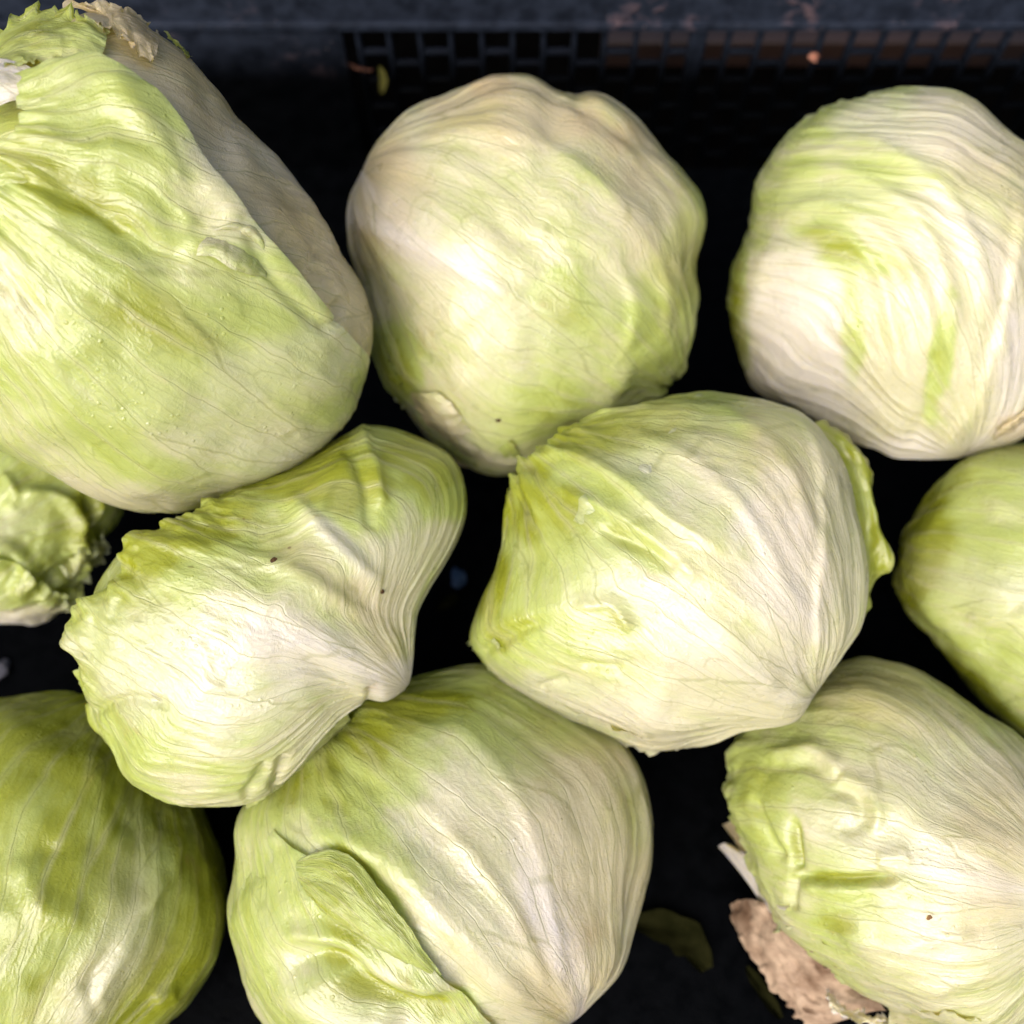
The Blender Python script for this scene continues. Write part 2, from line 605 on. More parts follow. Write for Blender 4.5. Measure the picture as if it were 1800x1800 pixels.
        if full:
            h = 0.0022 * fold * fbm(n[..., 0] * 4, n[..., 1] * 4, n[..., 2] * 4 + sd, 3)
        else:
            amp = sstep(0.08, 0.7, TH)
            wu = PH + 0.10 * perlin(PH * 2, TH * 2, Z + 9)
            h = 0.0018 * fold * amp * fbm(wu * 2.4, TH * 0.9, Z, 2)
            rd = 1 - np.abs(perlin(wu * 6.5, TH * 0.7, Z + 2)) * 2.2
            h = h + 0.0006 * rib * sstep(0.05, 0.45, TH) * np.clip(rd, 0, 1) ** 2
            rd2 = 1 - np.abs(perlin(wu * 15, TH * 1.5, Z + 6)) * 2.2
            h = h + 0.00022 * rib * sstep(0.25, 0.8, TH) * np.clip(rd2, 0, 1) ** 2
            h = h + 0.0006 * crinkle * sstep(0.35, 0.95, S) * fbm(wu * 7, TH * 6, Z + 4, 3)
            rm = sstep(0.80, 1.0, S) ** 1.5
            h = h + rm * 0.001 * (lift + 2.6 * ruffle * fbm(PH * 6, TH * 3, Z + 7, 3))
            if eside:
                ed = (1 - V) if eside > 0 else V
                h = h + 0.001 * elift * sstep(0.12, 0.0, ed) ** 1.3 * sstep(0.9, 1.7, TH)
        tint = np.zeros(TH.shape + (3,))
        tint[..., 0] = gbase + (green - gbase) * sstep(0.15, 0.95, S)
        tint[..., 1] = tan
        tint[..., 2] = white + (0 if full else 0.8 * sstep(0.5, 0.05, TH) * np.exp(-(PH / 0.9) ** 2) + 0.55 * np.exp(-(PH / (0.10 + 0.05 * TH)) ** 2) * sstep(0.85, 0.3, S))
        if use_detail:
            dh, dt = self.detail(n, base_pts)
            h = h + dh
            tint = tint + dt
        P = self.surf(n, h + (off if not sink else -2.2 + (off + 2.2) * sstep(0.5, 1.3, TH)) * 0.001)
        uv = np.stack([PH + sd, TH + sd * 0.37], -1)
        me = grid_mesh(name, P, uv, tint)
        o = link(name, me, LEAF, self.root)
        if label:
            o['label'] = label
        MINZ.append((self.c[2] + P[..., 2].min(), self.root.name))
        return o

    def heart(self, base, green=0.4, tan=0.0, off=-2.5, res=(120, 90), fold=0.35):
        p = (base[0], base[1], base[2] if len(base) > 2 else 1)
        return self.leaf(p, (base[0] * 0.3 + 0.7 * self.cpx[0], base[1] * 0.3 + 0.7 * self.cpx[1], -1), L=176, phi=180, full=True, off=off, green=green,
                         gbase=green, tan=tan, fold=fold, rag=0, res=res, name='heart', seed=9)

    @property
    def cpx(self):
        x, y = to_px(self.c)
        return float(x), float(y)

    def patch(self, rows, name='outer_leaf', res=(60, 40), tint=(0.4, 0, 0), ruffle=1.0, uvs=(1.2, 0.9), seed=0, label=None, tint2=None, jag=0.0, dz=0.0, mat=None):
        """a torn or folded bit of leaf laid out by rows of (pixel, pixel, height in mm towards the eye)"""
        rows3 = []
        for row in rows:
            out = []
            for (px, py, lf) in row:
                X = self.plane(px, py)
                n = self.pix((px, py))
                zz = n[2] * self.rz + (lf + dz) * 0.001
                k = 1 - zz / self.d
                out.append([X[0] * k, X[1] * k, zz])
            rows3.append(np.array(out))
        a, b = res

        def resample(P, m):
            Q = smooth_line(P, 12)
            d = np.concatenate([[0], np.cumsum(np.linalg.norm(np.diff(Q, axis=0), axis=1))])
            t = np.linspace(0, d[-1], m)
            return np.stack([np.interp(t, d, Q[:, k]) for k in range(3)], -1)
        Rr = np.array([resample(P, a) for P in rows3])              # rows x a x 3
        out = np.array([resample(Rr[:, i], b) for i in range(a)])    # a x b x 3
        sd = self.seed * 7.7 + seed * 3.1
        U, V = np.meshgrid(np.linspace(0, 1, a), np.linspace(0, 1, b), indexing='ij')
        Z = np.full(U.shape, sd)
        sc = 0.001 * ruffle
        out[..., 2] += sc * (2.0 * fbm(U * 5, V * 3, Z, 3) + 0.3 * fbm(U * 14, V * 9, Z + 3, 2))
        e = (sstep(0.25, 0, V) + sstep(0.75, 1, V)) * 0.001 * jag
        out[..., 0] += e * fbm(U * 12, V * 2, Z + 11, 3)
        out[..., 1] += e * fbm(U * 12, V * 2, Z + 21, 3)
        P = out[..., 0:1] * self.x + out[..., 1:2] * self.y + out[..., 2:3] * self.z
        tn = np.zeros(U.shape + (3,)) + np.array(tint)
        if tint2 is not None:
            tn = tn * (1 - V[..., None]) + np.array(tint2) * V[..., None]
        uv = np.stack([V * uvs[1] + sd, U * uvs[0] + sd], -1)
        o = link(name, grid_mesh(name, P, uv, tn), mat or LEAF, self.root)
        if label:
            o['label'] = label
        return o


# ================================================================== the lettuces
HEADS = {}

# ---- big head on top at the left
h = Head('largest lettuce, on top at the upper left, with a tan leaf and frayed top', 235, 470, 0.390,
         [(150, 12), (250, 42), (330, 92), (400, 172), (490, 275), (560, 365), (612, 445), (650, 530), (665, 620), (655, 690), (620, 752), (560, 802),
          (470, 847), (350, 884), (270, 890), (200, 875), (100, 840), (0, 795), (-120, 700), (-190, 550), (-200, 400), (-150, 220), (-60, 110), (40, 70)],
         rz=0.80, bump=0.035, seed=1,
         creases=[([(60, 330), (170, 370), (260, 430), (340, 455)], 26, -3.5, 'line'),
                  ([(100, 300), (220, 280), (300, 330), (340, 420)], 22, 2.2, 'line'),
                  ([(180, 150), (300, 290), (420, 400)], 24, 2.5, 'line'),
                  ([(420, 400), (470, 490), (560, 575)], 12, -2.0, 'line'),
                  ([(540, 570), (590, 560), (620, 530)], 9, -2.5, 'line'),
                  ([(585, 430), (560, 470), (600, 480)], 10, -1.6, 'line'),
                  ([(60, 800), (200, 840), (330, 880)], 18, 1.2, 'line')],
         blobs=[(120, 340, 150, 45, 25, 'g', 0.45), (30, 530, 120, 90, 20, 'p', 0.25), (300, 560, 130, 60, 10, 'g', 0.3),
                (400, 330, 60, 130, -35, 'p', 0.2), (480, 640, 160, 60, -20, 'w', 0.25), (200, 860, 160, 30, 12, 'p', 0.2)])
HEADS['top'] = h
h.heart((655, 560, -1), green=0.5, off=-5.5)
h.leaf((540, 560, -1), (300, 180, 1), L=150, phi=80, off=-2.0, green=0.2, gbase=0.0, tan=0.85, rib=0.7, fold=0.35, crinkle=0.2, seed=1, label='tan wilted leaf on the upper right facet')
h.leaf((530, 640, -1), (200, 620, 1), L=160, phi=110, off=1.6, sink=True, green=0.55, gbase=0.15, fold=0.8, rib=0.9, crinkle=0.9, seed=2, elift=4.0,
       edge=[(610, 590), (560, 574), (500, 520), (455, 475), (432, 410), (330, 268), (220, 172), (150, 100)], res=(210, 190))
h.patch([[(345, 450, 2), (375, 452, 5), (405, 472, 6), (435, 482, 4), (466, 490, 2)],
         [(350, 430, 3), (388, 440, 6), (415, 455, 7), (442, 470, 6), (468, 484, 3)],
         [(365, 415, 2), (396, 415, 2), (428, 425, 2), (452, 445, 2), (470, 476, 2)],
         [(378, 402, 3), (405, 396, 7), (436, 404, 8), (460, 426, 7), (472, 468, 2)],
         [(395, 392, 2), (425, 382, 3), (452, 392, 4), (472, 420, 2), (476, 462, 0)]], tint=(0.35, 0, 0.1), ruffle=0.5, seed=3, name='folded_leaf_edge')
h.patch([[(-60, 60, 2), (10, 40, 3), (50, 20, 4), (90, 12, 4), (150, 30, 3), (190, 50, 2)],
         [(-60, 110, 5), (10, 90, 7), (60, 70, 8), (110, 60, 7), (150, 70, 5), (185, 80, 3)],
         [(-60, 160, 5), (0, 130, 7), (50, 110, 9), (100, 105, 8), (140, 110, 6), (170, 120, 3)]], tint=(0.75, 0, 0), tint2=(0.5, 0.1, 0), ruffle=1.4, jag=4, seed=4, name='frilled_leaf')
h.patch([[(-60, 110, 2), (-10, 102, 4), (40, 112, 4), (75, 135, 3), (105, 160, 0)],
         [(-60, 150, 6), (-10, 140, 7), (30, 145, 6), (68, 155, 4), (100, 166, 1)],
         [(-60, 215, 1), (-20, 195, 2), (20, 178, 2), (60, 172, 1), (95, 174, 0)]], tint=(0.0, 0, 1.0), ruffle=0.4, seed=5, dz=3.5, name='leaf_rib', label='white leaf rib at the top left')
h.patch([[(115, 10, 4), (150, 0, 5), (200, 10, 4), (250, 30, 3), (285, 62, 1)],
         [(150, 18, 6), (175, 24, 6), (205, 35, 5), (240, 55, 4), (278, 80, 2)],
         [(165, 40, 4), (185, 50, 4), (210, 62, 4), (240, 85, 3), (270, 110, 1)]], tint=(0.0, 0.85, 0), ruffle=1.0, jag=2.5, seed=6, name='leaf_tip', label='dry tan leaf tip')
h.patch([[(290, 55, 1), (305, 68, 2), (320, 80, 2), (336, 98, 1)],
         [(296, 66, 3), (308, 78, 4), (320, 88, 4), (332, 102, 2)]], tint=(0.9, 0, 0), ruffle=0.5, jag=1, seed=7, res=(30, 12), name='leaf_scrap')

# ---- top middle
h = Head('round cream and tan lettuce below the crate lattice, right of the largest lettuce', 915, 490, 0.475,
         [(865, 132), (930, 138), (985, 165), (1060, 165), (1120, 210), (1165, 270), (1215, 330), (1232, 385), (1218, 470), (1222, 540), (1205, 620),
          (1150, 690), (1080, 750), (980, 790), (905, 832), (850, 828), (800, 800), (745, 755), (715, 705), (680, 670), (660, 600), (640, 500), (612, 400),
          (625, 330), (680, 240), (740, 185)], rz=0.86, bump=0.03, seed=2,
         creases=[([(790, 230), (930, 250), (1060, 340), (1150, 470), (1160, 600)], 26, 1.8, 'step'),
                  ([(960, 410), (1060, 450), (1110, 540), (1085, 640)], 20, 1.6, 'step'),
                  ([(880, 260), (1000, 300), (1110, 420), (1185, 560)], 14, 1.3, 'line'),
                  ([(640, 400), (760, 450), (900, 520), (1010, 570)], 10, 1.3, 'line'),
                  ([(1000, 160), (1040, 200), (1150, 260)], 14, -2.0, 'line'),
                  ([(1030, 770), (1080, 690), (1100, 640)], 18, 2.2, 'line'),
                  ([(870, 380), (900, 420), (960, 420)], 12, -1.0, 'line')],
         blobs=[(900, 190, 230, 80, 5, 't', 0.7), (660, 350, 90, 150, 20, 't', 0.75), (1150, 380, 90, 160, -20, 't', 0.4), (740, 440, 160, 22, 27, 'w', 0.6), (1120, 260, 120, 80, 40, 't', 0.35),
                (1000, 530, 70, 50, 40, 'g', 0.4), (690, 640, 40, 110, -20, 'g', 0.6), (870, 150, 40, 25, 0, 't', 0.5), (900, 720, 140, 60, 0, 'g', 0.2),
                (1180, 500, 50, 140, 10, 'g', 0.2)])
HEADS['back'] = h
h.heart((640, 420, -1), green=0.6, off=-5.5)
h.leaf((650, 300, -1), (1050, 640, 1), L=176, phi=160, off=0.3, green=0.42, gbase=0.1, rib=1.1, fold=1.2, seed=1, res=(200, 170))
h.patch([[(700, 690, 1), (745, 735, 2), (775, 790, 2), (820, 822, 1), (870, 835, 0)],
         [(735, 690, 5), (770, 730, 6), (800, 775, 6), (840, 805, 4), (885, 815, 2)],
         [(770, 690, 2), (800, 720, 3), (830, 760, 3), (865, 785, 2), (905, 800, 1)]], tint=(0.15, 0.75, 0.1), tint2=(0.25, 0.2, 0.1), ruffle=0.9, jag=2, seed=3, name='frayed_leaf_edge')
h.patch([[(640, 590, -6), (665, 640, -4), (690, 690, -2), (712, 716, 0)],
         [(672, 590, 1), (690, 640, 2), (706, 680, 2), (722, 706, 1)]], tint=(0.55, 0, 0), ruffle=0.8, jag=3, seed=4, name='leaf_flap')
h.patch([[(860, 800, 3), (875, 815, 3), (890, 835, 1), (905, 838, -1)],
         [(895, 775, 4), (910, 790, 5), (918, 810, 3), (922, 826, 0)]], tint=(0.7, 0, 0), ruffle=0.6, jag=2, seed=5, res=(30, 20), name='leaf_flap')

# ---- right, by the wall
h = Head('lettuce with arched beaded ribs and a white inner leaf, at the upper right', 1580, 490, 0.475,
         [(1560, 162), (1640, 158), (1700, 170), (1760, 220), (1830, 290), (1880, 400), (1890, 520), (1870, 650), (1810, 760), (1720, 797), (1590, 825), (1530, 800),
          (1440, 735), (1340, 690), (1310, 640), (1285, 560), (1290, 470), (1320, 400), (1340, 310), (1400, 230), (1480, 185)], rz=0.86, bump=0.02, seed=3,
         creases=[([(1420, 270), (1530, 255), (1660, 340), (1720, 470), (1730, 600)], 16, 1.8, 'line'),
                  ([(1360, 330), (1460, 300), (1600, 370), (1665, 500), (1680, 640)], 15, 1.8, 'line'),
                  ([(1370, 390), (1450, 360), (1560, 420), (1620, 530), (1640, 680)], 14, 1.6, 'line'),
                  ([(1400, 420), (1480, 410), (1545, 480), (1570, 580), (1600, 700)], 12, 1.6, 'line'),
                  ([(1790, 340), (1770, 520), (1725, 680), (1650, 800)], 30, 2.0, 'step'),
                  ([(1330, 660), (1440, 725), (1540, 800)], 30, 2.2, 'step'), ([(1330, 560), (1350, 470), (1400, 440), (1460, 480)], 16, 1.4, 'line'),
                  ([(1640, 610), (1635, 700), (1600, 790)], 16, -1.8, 'line')],
         blobs=[(1470, 330, 180, 50, -10, 'g', 0.35), (1480, 440, 90, 40, 25, 'g', 0.7), (1500, 600, 26, 110, 0, 'g', 0.55), (1650, 630, 26, 110, 8, 'g', 0.6),
                (1640, 230, 160, 70, 10, 'w', 0.5), (1730, 240, 130, 100, 30, 't', 0.5), (1600, 800, 80, 40, 0, 'w', 0.8), (1500, 790, 90, 30, 35, 't', 0.6),
                (1780, 750, 50, 22, -30, 't', 0.8), (1790, 650, 50, 120, 15, 'w', 0.6), (1300, 560, 22, 130, 0, 'g', 0.8), (1400, 570, 85, 150, -6, 'w', 1.0), (1420, 680, 120, 90, 30, 'w', 0.9), (1400, 570, 70, 130, -6, 'p', 0.5), (1760, 480, 30, 200, 8, 't', 0.25)])
HEADS['right'] = h
h.heart((1680, 800, 1), green=0.7, off=-5.5)
h.leaf((1690, 800, 1), (1740, 420, 1), L=172, phi=(-150, 130), twist=(95, 1.15, 2.7), off=0.2, green=0.35, gbase=0.0, rib=1.4, fold=0.35, crinkle=0.5, seed=1, res=(230, 170), g0=0.6)
h.patch([[(1745, 775, 2), (1780, 760, 3), (1815, 750, 2)], [(1755, 755, 6), (1785, 740, 7), (1815, 725, 5)], [(1775, 740, 2), (1795, 725, 3), (1815, 705, 2)]],
        tint=(0, 0.9, 0.2), ruffle=1.0, seed=5, res=(30, 20), name='stem', label='browned cut stem')

# ---- small curly one under the biggest
h = Head('curly bright green lettuce mostly hidden under the largest one at the left edge', 40, 930, 0.480,
         [(240, 870), (228, 925), (175, 985), (120, 1050), (60, 1088), (-40, 1085), (-140, 1030), (-180, 930), (-140, 820), (-40, 760), (60, 740), (160, 760), (235, 810)],
         rz=0.72, bump=0.06, seed=4,
         creases=[([(20, 870), (110, 880), (145, 930), (130, 990)], 12, 4.0, 'line'), ([(150, 860), (165, 930), (150, 960)], 12, -5, 'line'),
                  ([(-20, 960), (30, 970), (50, 1010), (20, 1040)], 14, 3.5, 'line'), ([(60, 1030), (120, 990), (150, 970)], 10, -4, 'line'),
                  ([(190, 850), (195, 900), (205, 950)], 10, -3, 'line'), ([(0, 830), (25, 870), (15, 900)], 10, 2.5, 'line')],
         blobs=[(40, 1080, 120, 26, -5, 'p', 0.5), (40, 1085, 60, 14, 0, 'w', 0.7), (160, 900, 50, 80, 0, 'g', 0.3)])
HEADS['curly'] = h
h.heart((-80, 1060, 1), green=0.5, off=-5.5)
h.leaf((-140, 1000, 1), (100, 880, 1), L=100, phi=85, off=0.5, green=0.6, gbase=0.4, rib=0.8, fold=1.5, crinkle=0.8, ruffle=1.5, lift=2, seed=1, res=(130, 110))
h.leaf((-100, 1080, 1), (60, 1000, 1), L=72, phi=60, off=3.0, green=0.6, gbase=0.4, rib=0.8, fold=1.4, crinkle=0.8, ruffle=1.6, lift=2, seed=2, res=(100, 80))
h.patch([[(110, 1000, 2), (140, 965, 4), (165, 960, 4), (175, 935, 2)], [(120, 1020, 5), (145, 990, 7), (170, 975, 6), (185, 950, 3)], [(135, 1030, 1), (155, 1008, 2), (175, 985, 1), (195, 960, 0)]],
        tint=(0.4, 0, 0.3), ruffle=1.8, jag=4, seed=5, res=(40, 30), name='frilled_leaf')

# ---- fan leaf, centre left
h = Head('lettuce wrapped in one wide fan shaped white veined leaf with two dark specks', 470, 1085, 0.415,
         [(120, 1100), (140, 1180), (165, 1245), (200, 1320), (225, 1375), (290, 1405), (350, 1418), (430, 1410), (500, 1370), (560, 1320), (640, 1248), (690, 1238),
          (735, 1190), (745, 1080), (790, 990), (825, 890), (808, 810), (760, 772), (690, 752), (630, 752), (560, 795), (470, 840), (380, 872), (270, 905), (195, 955), (140, 1030)],
         rz=0.74, bump=0.02, seed=5,
         creases=[([(628, 745), (655, 830), (665, 900)], 11, 2.4, 'line'), ([(610, 780), (640, 870), (650, 940)], 10, -1.8, 'line'),
                  ([(500, 870), (590, 960), (668, 1035)], 15, 2.2, 'line'), ([(440, 860), (540, 980), (640, 1060), (700, 1120)], 19, -0.6, 'line'),
                  ([(230, 960), (380, 965), (520, 1010), (660, 1100)], 16, 1.6, 'line'),
                  ([(420, 1390), (450, 1370), (470, 1330)], 9, -3.0, 'line'), ([(470, 1380), (490, 1350), (500, 1320)], 8, -3.0, 'line'),
                  ([(640, 1245), (655, 1225), (650, 1200)], 12, -2.5, 'line'), ([(160, 1250), (230, 1230), (300, 1240)], 10, -1.8, 'line')],
         blobs=[(560, 1010, 170, 34, 38, 't', 0.3), (670, 1100, 60, 120, -20, 't', 0.3), (560, 840, 170, 80, 20, 'g', 0.6), (760, 820, 90, 100, 30, 'g', 0.7),
                (320, 930, 150, 70, -25, 'g', 0.45), (330, 1180, 190, 110, 10, 'w', 0.5), (560, 1160, 160, 60, 15, 'w', 0.45), (700, 1200, 50, 50, 0, 'w', 0.8),
                (590, 950, 90, 22, 45, 'w', 0.7), (470, 1130, 120, 40, -10, 'p', 0.2)])
HEADS['fan'] = h
h.heart((690, 1200, -1), green=0.75, off=-5.5)
h.leaf((760, 1120, -1), (770, 850, 1), L=120, phi=80, off=-6.0, green=1.0, gbase=0.7, rib=1.0, fold=0.7, seed=1, lift=3, ruffle=2)
h.leaf((716, 1208, 1), (350, 1030, 1), L=128, phi=(-98, 88), g0=0.55, off=0.8, green=0.68, gbase=0.0, rib=1.1, fold=0.7, crinkle=1.2, ruffle=1.8, lift=1.2, rag=0.045, seed=2, res=(280, 220))
h.patch([[(430, 1425, -2), (470, 1405, 2), (520, 1370, 2), (575, 1320, 1), (620, 1270, 0)], [(440, 1385, -2), (480, 1362, -1.5), (520, 1332, -1.5), (565, 1288, -2), (610, 1255, -2)]],
        tint=(0.55, 0.2, 0), ruffle=1.0, jag=2, seed=4, name='frilled_leaf')

# ---- centre right
h = Head('pale pinkish lettuce with slanting folds and ragged lower edge, right of the middle', 1180, 1000, 0.425,
         [(1432, 1215), (1395, 1268), (1300, 1283), (1230, 1300), (1150, 1312), (1080, 1288), (960, 1238), (880, 1195), (822, 1130), (842, 1060), (882, 980), (905, 900),
          (908, 840), (960, 790), (1060, 740), (1150, 705), (1230, 695), (1320, 700), (1400, 720), (1445, 765), (1490, 850), (1510, 950), (1520, 1040), (1508, 1110), (1470, 1165)],
         rz=0.82, bump=0.025, seed=6,
         creases=[([(905, 830), (1000, 805), (1090, 850), (1180, 920), (1280, 980)], 24, 2.6, 'step'),
                  ([(980, 860), (1090, 910), (1170, 975), (1230, 1025)], 18, 2.0, 'step'),
                  ([(1050, 930), (1140, 965), (1190, 1000)], 12, -2.6, 'line'),
                  ([(1015, 1068), (1075, 1066), (1110, 1110)], 16, 2.6, 'step'),
                  ([(840, 1150), (890, 1120), (960, 1090)], 13, -2.6, 'line'),
                  ([(1020, 1160), (1100, 1170)], 9, -1.8, 'line'),
                  ([(940, 1210), (1000, 1190)], 9, -1.8, 'line'),
                  ([(1400, 730), (1440, 860), (1435, 1020), (1432, 1190)], 24, 1.6, 'step'),
                  ([(1250, 710), (1370, 800), (1420, 950)], 14, 1.1, 'line'),
                  ([(1060, 745), (1200, 800), (1320, 920), (1390, 1060)], 14, 1.2, 'line'),
                  ([(1110, 1060), (1240, 1130), (1380, 1220)], 12, 1.0, 'line')],
         blobs=[(1370, 1000, 80, 200, -15, 'w', 0.7), (1200, 870, 160, 70, 35, 'w', 0.3), (960, 900, 80, 60, 25, 'g', 0.45), (1090, 770, 160, 40, -15, 'g', 0.4),
                (900, 1110, 70, 40, -20, 'g', 0.4), (1050, 1240, 200, 50, 15, 'w', 0.45), (1130, 970, 80, 22, 40, 'g', 0.4), (1090, 1090, 40, 26, 30, 'g', 0.5), (1370, 850, 60, 220, -12, 't', 0.45), (1230, 780, 150, 60, 20, 't', 0.3),
                (870, 1030, 40, 60, 10, 'g', 0.5)])
HEADS['centre'] = h
h.heart((1430, 1180, -1), green=0.75, off=-5.5)
h.leaf((1435, 1210, 1), (1480, 850, 1), L=120, phi=80, off=-2.6, green=0.4, gbase=0.0, white=0.2, rib=1.0, fold=0.8, seed=1)
h.leaf((1432, 1215, 1), (1040, 960, 1), L=162, phi=(-115, 118), g0=0.55, off=0.9, green=0.6, gbase=0.0, rib=0.8, fold=1.2, crinkle=0.8, ruffle=1.6, lift=1.5, seed=2, res=(240, 190), rag=0.05)
h.patch([[(1390, 760, -14), (1440, 830, -12), (1470, 900, -12), (1480, 970, -12), (1480, 1050, -14), (1460, 1110, -16)],
         [(1425, 745, -16), (1485, 815, -12), (1510, 885, -10), (1520, 960, -10), (1515, 1040, -14), (1500, 1090, -18)],
         [(1445, 738, -20), (1515, 805, -14), (1534, 880, -12), (1548, 945, -10), (1534, 1010, -16), (1520, 1080, -20)],
         [(1450, 738, -26), (1526, 812, -20), (1538, 890, -18), (1572, 990, -12), (1540, 1015, -20), (1522, 1085, -25)]],
        tint=(0.75, 0, 0), tint2=(0.95, 0, 0), ruffle=1.6, jag=2.0, seed=4, name='tucked_leaf')
h.patch([[(960, 1222, -2.5), (1020, 1250, -2.5), (1080, 1275, -2.5), (1130, 1290, -2.5), (1200, 1294, -2.5)], [(955, 1245, -4), (1010, 1275, -3), (1075, 1302, -2), (1140, 1322, -2), (1210, 1308, -3)]],
        tint=(0.25, 0, 0.3), ruffle=0.8, jag=3, seed=5, name='frayed_leaf_edge')
h.patch([[(820, 1130, -6), (850, 1160, -4), (880, 1200, -4), (905, 1205, -4)], [(850, 1110, -2), (880, 1135, -2), (905, 1165, -2), (940, 1185, -2)]],
        tint=(0.45, 0, 0.1), ruffle=0.9, jag=2, seed=6, res=(40, 24), name='frilled_leaf')

# ---- bottom middle
h = Head('lettuce at the bottom centre with a glossy folded leaf and deep green pocket', 775, 1530, 0.425,
         [(1010, 1790), (930, 1835), (800, 1865), (600, 1870), (500, 1825), (440, 1740), (405, 1620), (415, 1530), (430, 1430), (500, 1350), (600, 1265), (700, 1210),
          (830, 1168), (920, 1195), (1040, 1258), (1110, 1320), (1142, 1420), (1136, 1530), (1110, 1640), (1080, 1720)],
         rz=0.84, bump=0.025, seed=7,
         creases=[([(540, 1492), (600, 1505), (690, 1580), (790, 1690), (860, 1760)], 20, -2.0, 'line'), ([(500, 1690), (560, 1685), (605, 1695), (650, 1742), (730, 1768), (860, 1748)], 26, -6.5, 'line'), ([(480, 1640), (560, 1645), (620, 1665), (690, 1712), (800, 1735)], 17, 2.6, 'line'), ([(480, 1720), (560, 1770), (640, 1812), (740, 1822), (860, 1775)], 28, 3.2, 'line'),
                  ([(560, 1460), (700, 1530), (830, 1660), (930, 1770)], 24, 1.8, 'line'),
                  ([(640, 1370), (780, 1450), (900, 1600), (970, 1760)], 14, 1.2, 'line'),
                  ([(780, 1260), (900, 1400), (970, 1600), (990, 1760)], 14, 1.2, 'line'),
                  ([(560, 1330), (700, 1400), (800, 1480)], 16, -1.5, 'line')],
         blobs=[(720, 1260, 180, 50, -20, 'g', 0.45), (600, 1380, 160, 60, -10, 'g', 0.35), (690, 1752, 150, 30, 8, 'g', 0.8), (580, 1690, 50, 22, 0, 'g', 0.6), (620, 1640, 80, 20, 30, 'g', 0.6), (1030, 1480, 130, 240, 0, 't', 0.45), (980, 1700, 90, 120, 10, 't', 0.5), (880, 1480, 110, 130, 30, 't', 0.25), (960, 1620, 30, 160, -20, 'w', 0.6),
                (800, 1560, 160, 40, 48, 'w', 0.3), (660, 1560, 140, 18, 48, 'g', 0.5), (1000, 1280, 80, 60, 30, 'g', 0.3)])  # green along the fold grooves puts their shadow tone into the leaf tint
HEADS['bottom'] = h
h.heart((1000, 1760, -1), green=0.6, off=-5.5)
h.leaf((1000, 1800, 1), (770, 1360, 1), L=166, phi=(-130, 120), g0=0.55, off=0.2, green=0.5, gbase=0.0, rib=0.9, fold=1.1, crinkle=0.7, seed=1, res=(230, 180))
h.leaf((900, 1830, 1), (480, 1650, 1), L=100, phi=(-70, 95), g0=0.7, off=1.6, green=0.5, gbase=0.2, rib=0.5, fold=0.7, crinkle=1.0, seed=2, elift=1.0, ruffle=0.6, lift=-2.5, rag=0.02,
       edge=[(870, 1790), (830, 1765), (780, 1725), (720, 1655), (660, 1575), (610, 1525), (545, 1498), (480, 1490)], res=(170, 150))
h.patch([[(530, 1508, 1.2), (582, 1494, 1.8), (628, 1514, 2.4), (665, 1562, 3.0), (712, 1622, 3.0), (752, 1680, 2.4), (782, 1724, 1.2)],
         [(520, 1520, 1.8), (560, 1528, 3.6), (600, 1552, 4.8), (640, 1590, 5.4), (690, 1640, 4.8), (738, 1690, 3.6), (781, 1726, 1.8)],
         [(524, 1545, 1.8), (545, 1565, 3.6), (580, 1600, 4.8), (630, 1632, 5.1), (680, 1664, 4.2), (728, 1700, 3.0), (780, 1728, 1.8)],
         [(530, 1562, -0.8), (548, 1584, 0.6), (585, 1618, 1.2), (634, 1650, 1.2), (682, 1680, 1.2), (728, 1710, 0.6), (778, 1732, 1.2)]], tint=(0.65, 0, 0.0), ruffle=0.5, jag=0.6, seed=4,
        res=(110, 50), name='folded_leaf_edge', dz=1.5)
h.patch([[(1000, 1765, -8), (1035, 1745, -8), (1070, 1715, -10)], [(1010, 1775, -16), (1045, 1752, -16), (1078, 1722, -18)]], tint=(0, 0, 1), ruffle=0.3, seed=5, res=(24, 10), name='stem')

